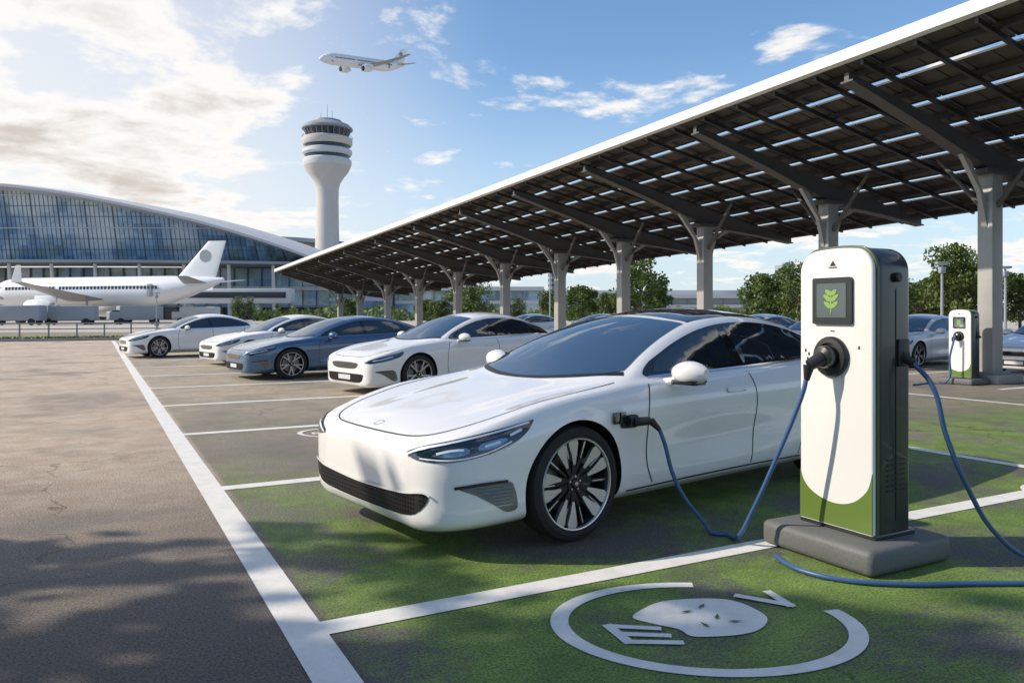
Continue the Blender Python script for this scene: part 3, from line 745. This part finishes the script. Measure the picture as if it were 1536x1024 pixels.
# ------------------------------------------------------------------ trees
def tree_mesh(seed,h,cr,leaves=3200,ls=.22,low=.28):
    rnd=random.Random(seed); b=MB()
    b.tube((0,0,-.1),(0,0,h*.35),h*.03,h*.022,BARK,8); b.tube((0,0,h*.35),(rnd.uniform(-.2,.2),rnd.uniform(-.2,.2),h*.8),h*.022,h*.008,BARK,6)
    cl=[]
    for i in range(34):
        a=rnd.uniform(0,6.283); z=rnd.uniform(low,1.0); rr=cr*math.sqrt(max(.05,1-((z-.58)/.48)**2))*rnd.uniform(.35,.95)
        c=Vector((rr*math.cos(a),rr*math.sin(a),z*h*.95)); cl.append((c,cr*rnd.uniform(.20,.42)))
        if i%2==0: b.tube((0,0,h*rnd.uniform(.25,.55)),c,h*.010,h*.003,BARK,5,False)
    for i in range(leaves):
        c,r=rnd.choice(cl); d=Vector((rnd.gauss(0,1),rnd.gauss(0,1),rnd.gauss(0,.8))).normalized()*r*rnd.uniform(.5,1.08)
        p=c+d; a=Vector((rnd.gauss(0,1),rnd.gauss(0,1),rnd.gauss(0,1))).normalized(); q=a.orthogonal().normalized(); s_=ls*rnd.uniform(.5,1.2)
        b.add([p-a*s_,p+q*s_*.6,p+a*s_,p-q*s_*.6],[[0,1,2,3]],LEAF)
    o=b.obj('t',recalc=False,auto=0); me=o.data; bpy.data.objects.remove(o); return me
TM=[tree_mesh(i,h,c,3400,.2) for i,(h,c) in enumerate(((7,2.7),(6,3.0),(8,2.6),(5,2.4)))]
def tree(mi,e,n,s=1,rz=0,z=0):
    o=bpy.data.objects.new('added_shade_tree',TM[mi]); SC.collection.objects.link(o); x,y=W(e,n); o.location=(x,y,z); o.rotation_euler[2]=rz; o.scale=(s,s,s)
for u,n,mi,s in ((705,80,1,.78),(872,85,3,.85),(915,82,3,.7),(960,78,0,1.0),(985,80,2,.6),(640,95,3,.6),(520,95,3,.65),(1148,70,3,.95),(1175,72,1,.75),(1198,66,0,.8),(1385,62,1,.72),(1430,58,2,.82),(1452,60,0,.85),(1400,75,3,.9),(1530,62,3,.9),(830,95,3,.85),(770,110,1,.6),(365,150,1,.8),(1080,100,3,.4),(660,80,3,.55)):
    tree(mi,(u-768)/1168*n,n,s,u)
SHADE_TREE=tree_mesh(91,8.5,3.4,5200,.26,.36)  # unseen trees, added out of view to shade the foreground asphalt
for x,y,s,r in ((-8.4,6.0,1,0),(-13.0,9.2,1.0,2),(-7.2,1.5,.95,4),(-9.4,3.9,1.0,1)):
    o=bpy.data.objects.new('added_shade_tree',SHADE_TREE); SC.collection.objects.link(o); o.location=(x,y,0); o.scale=(s,s,s); o.rotation_euler[2]=r
b=MB(); rnd=random.Random(5)
for i in range(9000):
    u=rnd.uniform(380,1900); n=rnd.uniform(150,175); e=(u-768)/1168*n
    hmax=2.2+2.2*noise.noise(Vector((u*.02,0,0)))+1.2*noise.noise(Vector((u*.09,3,0)))
    z=rnd.uniform(0,max(.8,hmax)); p=Vector((*W(e,n),z)); a=Vector((rnd.gauss(0,1),rnd.gauss(0,1),rnd.gauss(0,1))).normalized(); q=a.orthogonal().normalized(); s_=.5*rnd.uniform(.5,1.2)
    b.add([p-a*s_,p+q*s_,p+a*s_,p-q*s_],[[0,1,2,3]],LEAF)
b.obj('distant_tree_belt',recalc=False,auto=0)
b=MB()
for i in range(5000):
    x=rnd.uniform(-30,4); y=49.5+rnd.uniform(-.35,.35); z=rnd.uniform(0,.18); p=Vector((x,y,z)); a=Vector((rnd.gauss(0,1),rnd.gauss(0,1),rnd.gauss(0,1))).normalized(); q=a.orthogonal().normalized(); s_=.06
    b.add([p-a*s_,p+q*s_,p+a*s_,p-q*s_],[[0,1,2,3]],LEAF)
b.obj('hedge',recalc=False,auto=0)

# ------------------------------------------------------------------ control tower
x,y=W((491-768)/1168*240,240); E=empty('control_tower',(x,y,0),-YAW)
k=240/1168
def zz(v): return 1.45+(470-v)*k
b=MB()
b.lathe([(4.6,0),(4.2,8),(3.8,18),(3.5,28),(3.4,36),(3.45,zz(284)),(3.9,zz(275)),(5.0,zz(266)),(6.3,zz(258)),(7.1,zz(250))],TWC,n=40)
b.obj('shaft',E)
b=MB()
b.lathe([(7.1,zz(250)),(7.35,zz(246)),(7.35,zz(241)),(6.9,zz(239))],BLDW,n=40); b.lathe([(6.6,zz(239.5)),(6.6,zz(234))],DARKGL,n=40)
b.lathe([(7.0,zz(234)),(7.5,zz(231)),(7.5,zz(226)),(7.0,zz(224.5))],BLDW,n=40); b.lathe([(6.6,zz(225)),(6.6,zz(219))],DARKGL,n=40)
b.lathe([(7.2,zz(219)),(7.6,zz(216)),(7.6,zz(209)),(6.9,zz(207))],TWC,n=40)
b.obj('gallery_decks',E)
b=MB(); b.lathe([(6.0,zz(208)),(7.0,zz(196))],DARKGL,n=24,smooth=False)
for i in range(24):
    a=2*math.pi*i/24; b.tube((6.05*math.cos(a),6.05*math.sin(a),zz(208)),(7.05*math.cos(a),7.05*math.sin(a),zz(196)),.10,.10,BLDG,5)
b.lathe([(7.0,zz(196)),(7.7,zz(195)),(7.7,zz(192.5)),(6.6,zz(188)),(4.5,zz(184)),(4.3,zz(181.5)),(2.0,zz(180)),(0,zz(179.5))],BLDG,n=40)
for dx,h in((0,5),(1.5,3),(-2,2.4)): b.tube((dx,0,zz(181)),(dx,0,zz(181)+h),.1,.05,BLDG,6)
for i in range(30):
    a=2*math.pi*i/30; b.tube((7.55*math.cos(a),7.55*math.sin(a),zz(209)),(7.55*math.cos(a),7.55*math.sin(a),zz(204.5)),.07,.07,BLDG,4)
b.obj('cab_and_roof',E)

# ------------------------------------------------------------------ terminal
E=empty('airport_terminal',(*W(0,0),0),-YAW)
D=185.0; kk=D/1168
def te(u): return (u-768)*kk
def tz(v): return 1.45+(470-v)*kk
ft=tab('-420:330 -300:298 -150:281 0:281 100:291 200:309 300:331 400:360 470:385 500:396')
uu=[-420+i*20 for i in range(46)]
roof=MB(); gl=MB(); mu=MB()
def bend(u): return D+ .00006*(u-100)**2
rt=[];
for u in uu:
    zt_=tz(ft(u)); yb=bend(u)
    rt.append([(te(u),yb-8,zt_-.7),(te(u),yb-8,zt_-.1),(te(u),yb-2,zt_+.7),(te(u),yb+20,zt_+2.0),(te(u),yb+60,zt_-2),(te(u),yb+60,zt_-4),(te(u),yb,zt_-1.9)])
roof.loft(rt,BLDW); roof.obj('curved_roof',E,auto=50)
for i in range(len(uu)-1):
    u0,u1=uu[i],uu[i+1]
    a0,a1=tz(ft(u0))-1.2,tz(ft(u1))-1.2
    if min(a0,a1)<14.5: continue
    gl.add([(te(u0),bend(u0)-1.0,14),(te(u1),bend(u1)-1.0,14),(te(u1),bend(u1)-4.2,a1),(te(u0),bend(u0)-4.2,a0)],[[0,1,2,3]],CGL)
    for j_,u in enumerate((uu[i],uu[i]+6.67,uu[i]+13.33)):
        a=tz(ft(u))-1.2
        if a<14.5: continue
        r_=.16 if (j_==0 and i%2==0) else .06
        mu.tube((te(u),bend(u)-1.1,14),(te(u),bend(u)-4.3,a),r_,r_,MULL,4)
    z=16.5; kz=0
    while z<tz(ft((uu[i]+uu[i+1])/2))-1.5:
        s=(z-14)/(max(a0-14,1)); s1=(z-14)/(max(a1-14,1)); kz+=1
        mu.tube((te(u0),bend(u0)-1.15-3.2*s,z),(te(u1),bend(u1)-1.15-3.2*s1,z),.16 if kz%3==0 else .07,.16 if kz%3==0 else .07,MULL if kz%3 else BLDW,4,False); z+=2.5
gl.obj('curtain_wall',E,recalc=False,auto=0); mu.obj('mullions',E,auto=0)
lw=MB()
for i in range(len(uu)-1):
    u0,u1=uu[i],uu[i+1]
    z=13.6
    if tz(ft(u1))<13.8: continue
    lw.add([(te(u0),bend(u0)-14,z-.9),(te(u1),bend(u1)-14,z-.9),(te(u1),bend(u1)-14,z-.3),(te(u0),bend(u0)-14,z-.3),(te(u0),bend(u0)+1,z-.9),(te(u1),bend(u1)+1,z-.9),(te(u1),bend(u1)+1,z+.4),(te(u0),bend(u0)+1,z+.4)],[[0,1,2,3],[3,2,6,7],[0,4,5,1]],BLDG)
    if i%3==0: lw.tube((te(u0),bend(u0)-10.5,0),(te(u0),bend(u0)-11.5,12.6),.5,.4,BLDW,10)
    lw.box(((te(u0)+te(u1))/2,bend(u0)+2,6.3),(te(u1)-te(u0),1,12.4),CGL)
    lw.box(((te(u0)+te(u1))/2,bend(u0)+1,7.6),(te(u1)-te(u0),1.2,.9),BLDW); lw.box(((te(u0)+te(u1))/2,bend(u0)+1,3.2),(te(u1)-te(u0),1.2,.5),BLDG)
    lw.box((te(u0),bend(u0)+1.3,6.2),(.25,.5,12.2),MULL); lw.box(((te(u0)+te(u1))/2,bend(u0)+1.3,1.6),(te(u1)-te(u0),.8,3.0),DARKGL)
lw.obj('lower_storey',E,auto=0)
cw=MB()
for i,(e0,e1,n,h) in enumerate(((-62,-30,196,9.5),(-30,8,199,8.2),(8,60,203,6.4))):
    cw.box(((e0+e1)/2,n+12,h-.5),(e1-e0+.2,30,1.0),BLDW); cw.box(((e0+e1)/2,n+13,(h-1)/2),(e1-e0-.3,28,h-1.05),CGL if i<2 else BLDG)
    x_=e0+1
    while x_<e1: cw.box((x_,n-1.2,(h-1)/2),(.3,.6,h-1.1),BLDG); x_+=4.6
    cw.box(((e0+e1)/2,n-1.3,h*.52),(e1-e0-.6,.7,.8),BLDW)
cw.obj('concourse_wing',E,auto=0)
sr=MB(); rr=[]
for i in range(18):
    t=i/17; e=-100+56*t
    z=25.5-3.0*(max(0,t-.35)/.65)**2
    rr.append([(e,245,0),(e,245,z-1.2),(e,242,z-1.2),(e,242,z),(e,280,z+2),(e,280,0)])
sr.loft(rr,BLDG,smooth=False); 
for i in range(6): sr.box((-72,244.7,12+2*i),(56,.3,.35),BLDW)
sr.obj('rear_hall',E,auto=0)
jb=MB(); jb.box((-96,158,5.2),(3.2,24,3.0),BLDW,bev=.2); jb.tube((-96,148,0),(-96,148,4),.6,.6,BLDG); jb.box((-58,160,5.0),(26,3.2,3),BLDW,bev=.2); jb.box((-58,158.3,5.2),(24,.1,1.2),DARKGL); jb.tube((-66,160,0),(-66,160,4),.7,.7,BLDG); jb.tube((-52,160,0),(-52,160,4),.7,.7,BLDG)
jb.obj('jet_bridges',E)

# ------------------------------------------------------------------ aircraft
def airliner(name,loc,rot,gear=True,sc=1,dihedral=0):
    E=empty(name,loc,0,sc); E.rotation_euler=rot
    f=MB(); r=1.98
    st=[(-18.5,.05,-.5),(-18.2,.45,-.45),(-17.5,.95,-.35),(-16.3,1.45,-.2),(-14.8,1.82,-.06),(-13,r,0),(8,r,0),(11,1.8,.18),(14,1.3,.6),(17,.68,1.1),(18.8,.22,1.45)]
    f.loft([[(x,rr*math.cos(2*math.pi*j/28),zc+rr*math.sin(2*math.pi*j/28)) for j in range(28)] for x,rr,zc in st],WHITEP)
    f.obj('fuselage',E,auto=60)
    w=MB()
    for s in(-1,1):
        for i in range(44):
            x=-13.4+i*.55; 
            if abs(i-15)<1: continue
            w.box((x,s*(r*.975),.45),(.30,.09,.42),DARKGL)
        w.box((-14.6,s*1.70,-.15),(.8,.1,1.7),GREYP,bev=.02); w.box((9.3,s*1.9,.1),(.8,.12,1.6),GREYP,bev=.02)
    w.box((-17.0,0,.42),(.7,1.5,.42),DARKGL,bev=.15)
    w.obj('windows_and_doors',E)
    def wing(mb,root,tip,cr_,ct,th,mat,vert=False):
        rings=[]
        for k in range(7):
            t=k/6; c=cr_+(ct-cr_)*t; p=Vector(root).lerp(Vector(tip),t); p.z+=dihedral*t*t if not vert and abs(tip[1])>15 else 0
            ring=[]
            for j in range(16):
                a=2*math.pi*j/16; cx=(1-math.cos(a))/2; y=math.sin(a)*th*c*(.5+.5*(1-cx))*(.9)
                ring.append((p.x+cx*c,p.y+(y if vert else 0),p.z+(0 if vert else y)))
            rings.append(ring)
        mb.loft(rings,mat)
    g=MB()
    for s in(-1,1):
        wing(g,(-4.6,s*1.2,-1.1),(3.6,s*17.2,.6),6.6,1.5,.055,GREYP)
        if not dihedral: wing(g,(3.6,s*17.2,.6),(4.7,s*17.6,2.4),1.5,.7,.05,WHITEP)
        wing(g,(13.3,s*.7,1.0),(16.6,s*6.2,1.6),3.6,1.5,.05,GREYP)
    g.obj('wings_and_stabilisers',E,auto=50)
    v=MB(); wing(v,(11.6,0,1.4),(16.6,0,6.4),6.0,2.6,.05,WHITEP,True); v.lathe([(0,-.17),(.8,-.17),(.8,.17),(0,.17)],BLDG,Matrix.Translation((16.2,0,4.5))@Matrix.Rotation(math.radians(90),4,'X'),n=20)
    v.obj('fin',E,auto=50)
    e=MB()
    for s in(-1,1):
        T=Matrix.Translation((-5.6,s*5.8,-2.25))@Matrix.Rotation(math.radians(90),4,'Y')
        e.lathe([(.0,.5),(.85,.5),(.95,.0),(1.08,.1),(1.15,1.2),(1.05,2.8),(.72,3.6),(.5,3.6),(.35,4.3),(0,4.5)],WHITEP,T,n=28)
        e.lathe([(0,.1),(.82,.3)],DARKGL,T,n=24)
        e.box((-3.0,s*5.8,-1.1),(3.4,.25,.9),WHITEP,bev=.08)
    e.obj('engines',E)
    if gear:
        q=MB()
        for x,yy in((-13,0),(1.2,3.6),(1.2,-3.6)):
            q.tube((x,yy,-.9),(x,yy,-3.75),.14,.12,GREYP,8)
            for d in(-.3,.3): q.lathe([(.0,-.16),(.5,-.16),(.58,-.1),(.58,.1),(.5,.16),(0,.16)],RUB,Matrix.Translation((x,yy+d,-3.75))@Matrix.Rotation(math.radians(90),4,'X'),n=20)
        q.obj('landing_gear',E)
    return E
ex,en=(150-768)/1168*118,118
airliner('parked_airliner',(*W(ex,en),4.75),(0,0,-YAW-math.radians(14)),True,1.13)
ex,en=(547-768)/1168*262,262
airliner('flying_airliner',(*W(ex,en),1.45+(470-95)/1168*262),(math.radians(10),math.radians(-8),-YAW+math.radians(50)),False,1,2.2)

# ------------------------------------------------------------------ small site items
def lamp(e,n,h=6.5,name='street_lamp'):
    E=empty(name,(*W(e,n),0),-YAW); b=MB(); b.tube((0,0,0),(0,0,h),.09,.06,BLDG,10); b.box((0,0,.15),(.4,.4,.3),CONC,bev=.03); b.obj('pole',E)
    b=MB(); b.box((0,0,h+.05),(.7,.3,.14),BLDG,bev=.04); b.box((0,0,h-.03),(.5,.22,.03),LED); b.box((0,0,h-.35),(.3,.3,.35),BLDG,bev=.03); b.obj('lamp_head',E)
for u,n,v in ((1413,45,396),(1133,80,420),(825,75,398),(1508,48,402),(846,78,398),(235,90,440)):
    lamp((u-768)/1168*n,n,1.45+(470-v)/1168*n)
def tower_block(u,n,w,v,mat=BLDG,name='office_tower'):
    E=empty(name,(*W((u-768)/1168*n,n),0),-YAW+.3); h=1.45+(470-v)/1168*n; b=MB(); ww=w/1168*n
    b.box((0,0,h/2),(ww,ww*.8,h),mat); b.box((ww*.1,0,h+.8),(ww*.4,ww*.4,1.6),mat); b.obj('walls',E)
    b=MB(); z=3
    while z<h-1:
        b.box((0,-ww*.4-.02,z),(ww*.92,.2,1.3),DARKGL); b.box((-ww*.5-.02,0,z),(.2,ww*.7,1.3),DARKGL); z+=3
    b.obj('windows',E)
tower_block(1177,420,22,398); tower_block(833,460,18,404); tower_block(1190,450,14,420,BLDW); tower_block(1515,400,20,425,BLDW)
E=empty('logistics_building',(0,0,0),-YAW); b=MB()
for e0,e1,n,h in ((10,75,230,8),(80,190,215,9.5),(110,160,180,6)):
    b.box(((e0+e1)/2,n,h/2),(e1-e0,20,h),BLDW)
    x_=e0+2
    while x_<e1-2: b.box((x_,n-10.05,h*.5),(2.6,.3,h*.35),DARKGL); x_+=4
b.obj('walls',E)
b=MB()
for i in range(26):
    x_=-34+i*1.5; b.box((x_,55,.45),(.09,.09,.9),BLDG)
b.box((-15,55,.85),(39,.06,.09),BLDG); b.box((-15,55,.5),(39,.05,.06),BLDG); b.obj('guard_rail')
def van(e,n,rz,mat,name):
    E=empty(name,(*W(e,n),0),rz); b=MB(); b.box((0,0,1.5),(5.5,2.0,1.9),mat,bev=.15,seg=3); b.box((-3.2,0,1.15),(1.5,1.95,1.2),mat,bev=.2,seg=3); b.box((-3.0,0,1.65),(1.3,1.8,.5),DARKGL,bev=.1); b.obj('body',E)
    b=MB()
    for x_ in(-2.6,1.8):
        for s in(-1,1): b.lathe([(0,-.12),(.4,-.12),(.42,0),(.4,.12),(0,.12)],RUB,Matrix.Translation((x_,s*.95,.42))@Matrix.Rotation(math.radians(90),4,'X'),n=20)
    b.obj('wheels',E)
van((210-768)/1168*105,105,.2,BLDG,'service_van'); van((110-768)/1168*100,100,-.3,BLDG,'service_van'); van((300-768)/1168*118,118,-.5,BLDW,'service_van'); van((30-768)/1168*96,96,-.4,BLDG,'service_van')

# ------------------------------------------------------------------ sky, sun, camera
sd=Vector((-.80,.42,0)).normalized(); EL=math.radians(35)
sun=bpy.data.lights.new('sun','SUN'); sun.energy=5.0; sun.angle=math.radians(.6); sun.color=(1,.88,.72)
so=bpy.data.objects.new('sun',sun); SC.collection.objects.link(so)
tosun=Vector((sd.x*math.cos(EL),sd.y*math.cos(EL),math.sin(EL))); so.rotation_euler=tosun.to_track_quat('Z','Y').to_euler(); so.location=(0,0,60)
w=bpy.data.worlds.new('World'); SC.world=w; w.use_nodes=True; nt=w.node_tree; t=NT(nt); bg=nt.nodes['Background']
sky=t.n('ShaderNodeTexSky'); sky.sky_type='NISHITA'; sky.sun_disc=False; sky.sun_elevation=EL; sky.sun_rotation=math.atan2(sd.x,sd.y); sky.air_density=1.0; sky.dust_density=.6; sky.ozone_density=1.5
tc=t.n('ShaderNodeTexCoord'); D_=tc.outputs['Generated']; nv=t.n('ShaderNodeVectorMath',operation='NORMALIZE'); t.l(D_,nv.inputs[0])
sp=t.n('ShaderNodeSeparateXYZ'); t.l(nv.outputs[0],sp.inputs[0])
zc=t.math('MAXIMUM',sp.outputs[2],0.0); den=t.math('ADD',zc,.14)
cb=t.n('ShaderNodeCombineXYZ'); t.l(t.math('DIVIDE',sp.outputs[0],den),cb.inputs[0]); t.l(t.math('DIVIDE',sp.outputs[1],den),cb.inputs[1])
n1=t.noise(cb.outputs[0],2.3,10,.60,.25); n2=t.noise(cb.outputs[0],.55,4,.5,.2)
dt=t.n('ShaderNodeVectorMath',operation='DOT_PRODUCT'); t.l(nv.outputs[0],dt.inputs[0]); az=Vector((*W(-.75,.75),.14)).normalized(); dt.inputs[1].default_value=az
glow=t.mr(dt.outputs['Value'],.70,1.0); cbank=t.mr(dt.outputs['Value'],.80,.97)
dens=t.math('ADD',t.math('ADD',n1,t.math('MULTIPLY',n2,.35)),t.math('MULTIPLY',cbank,.17))
lowb=t.mr(sp.outputs[2],.03,.28,.06,0)
dd=t.math('ADD',dens,lowb)
cl=t.math('MULTIPLY',t.mr(dd,.73,.84),.93)
cshade=t.mix(t.mr(dd,.84,1.06),(9.2,9.0,8.7),(6.0,5.4,4.9))
skyc=t.mix(1.0,sky.outputs[0],(1.2,1.45,1.62),'MULTIPLY')
haze=t.math('MULTIPLY',t.mr(sp.outputs[2],0,.33,1,0),.74)
base=t.mix(haze,skyc,(6.6,7.6,8.5))
base=t.mix(t.math('MULTIPLY',glow,.72),base,(9.2,8.7,8.1))
col=t.mix(cl,base,cshade)
t.l(col,bg.inputs['Color']); bg.inputs['Strength'].default_value=.11
cam=bpy.data.cameras.new('camera'); co=bpy.data.objects.new('camera',cam); SC.collection.objects.link(co); SC.camera=co
co.location=(0,0,1.45); co.rotation_euler=(math.radians(90),0,-YAW); cam.sensor_width=36; cam.lens=36*1168/1536; cam.shift_y=-42/1536; cam.clip_end=6000; cam.clip_start=.05
SC.view_settings.view_transform='Standard'; SC.view_settings.look='None'; SC.view_settings.exposure=0
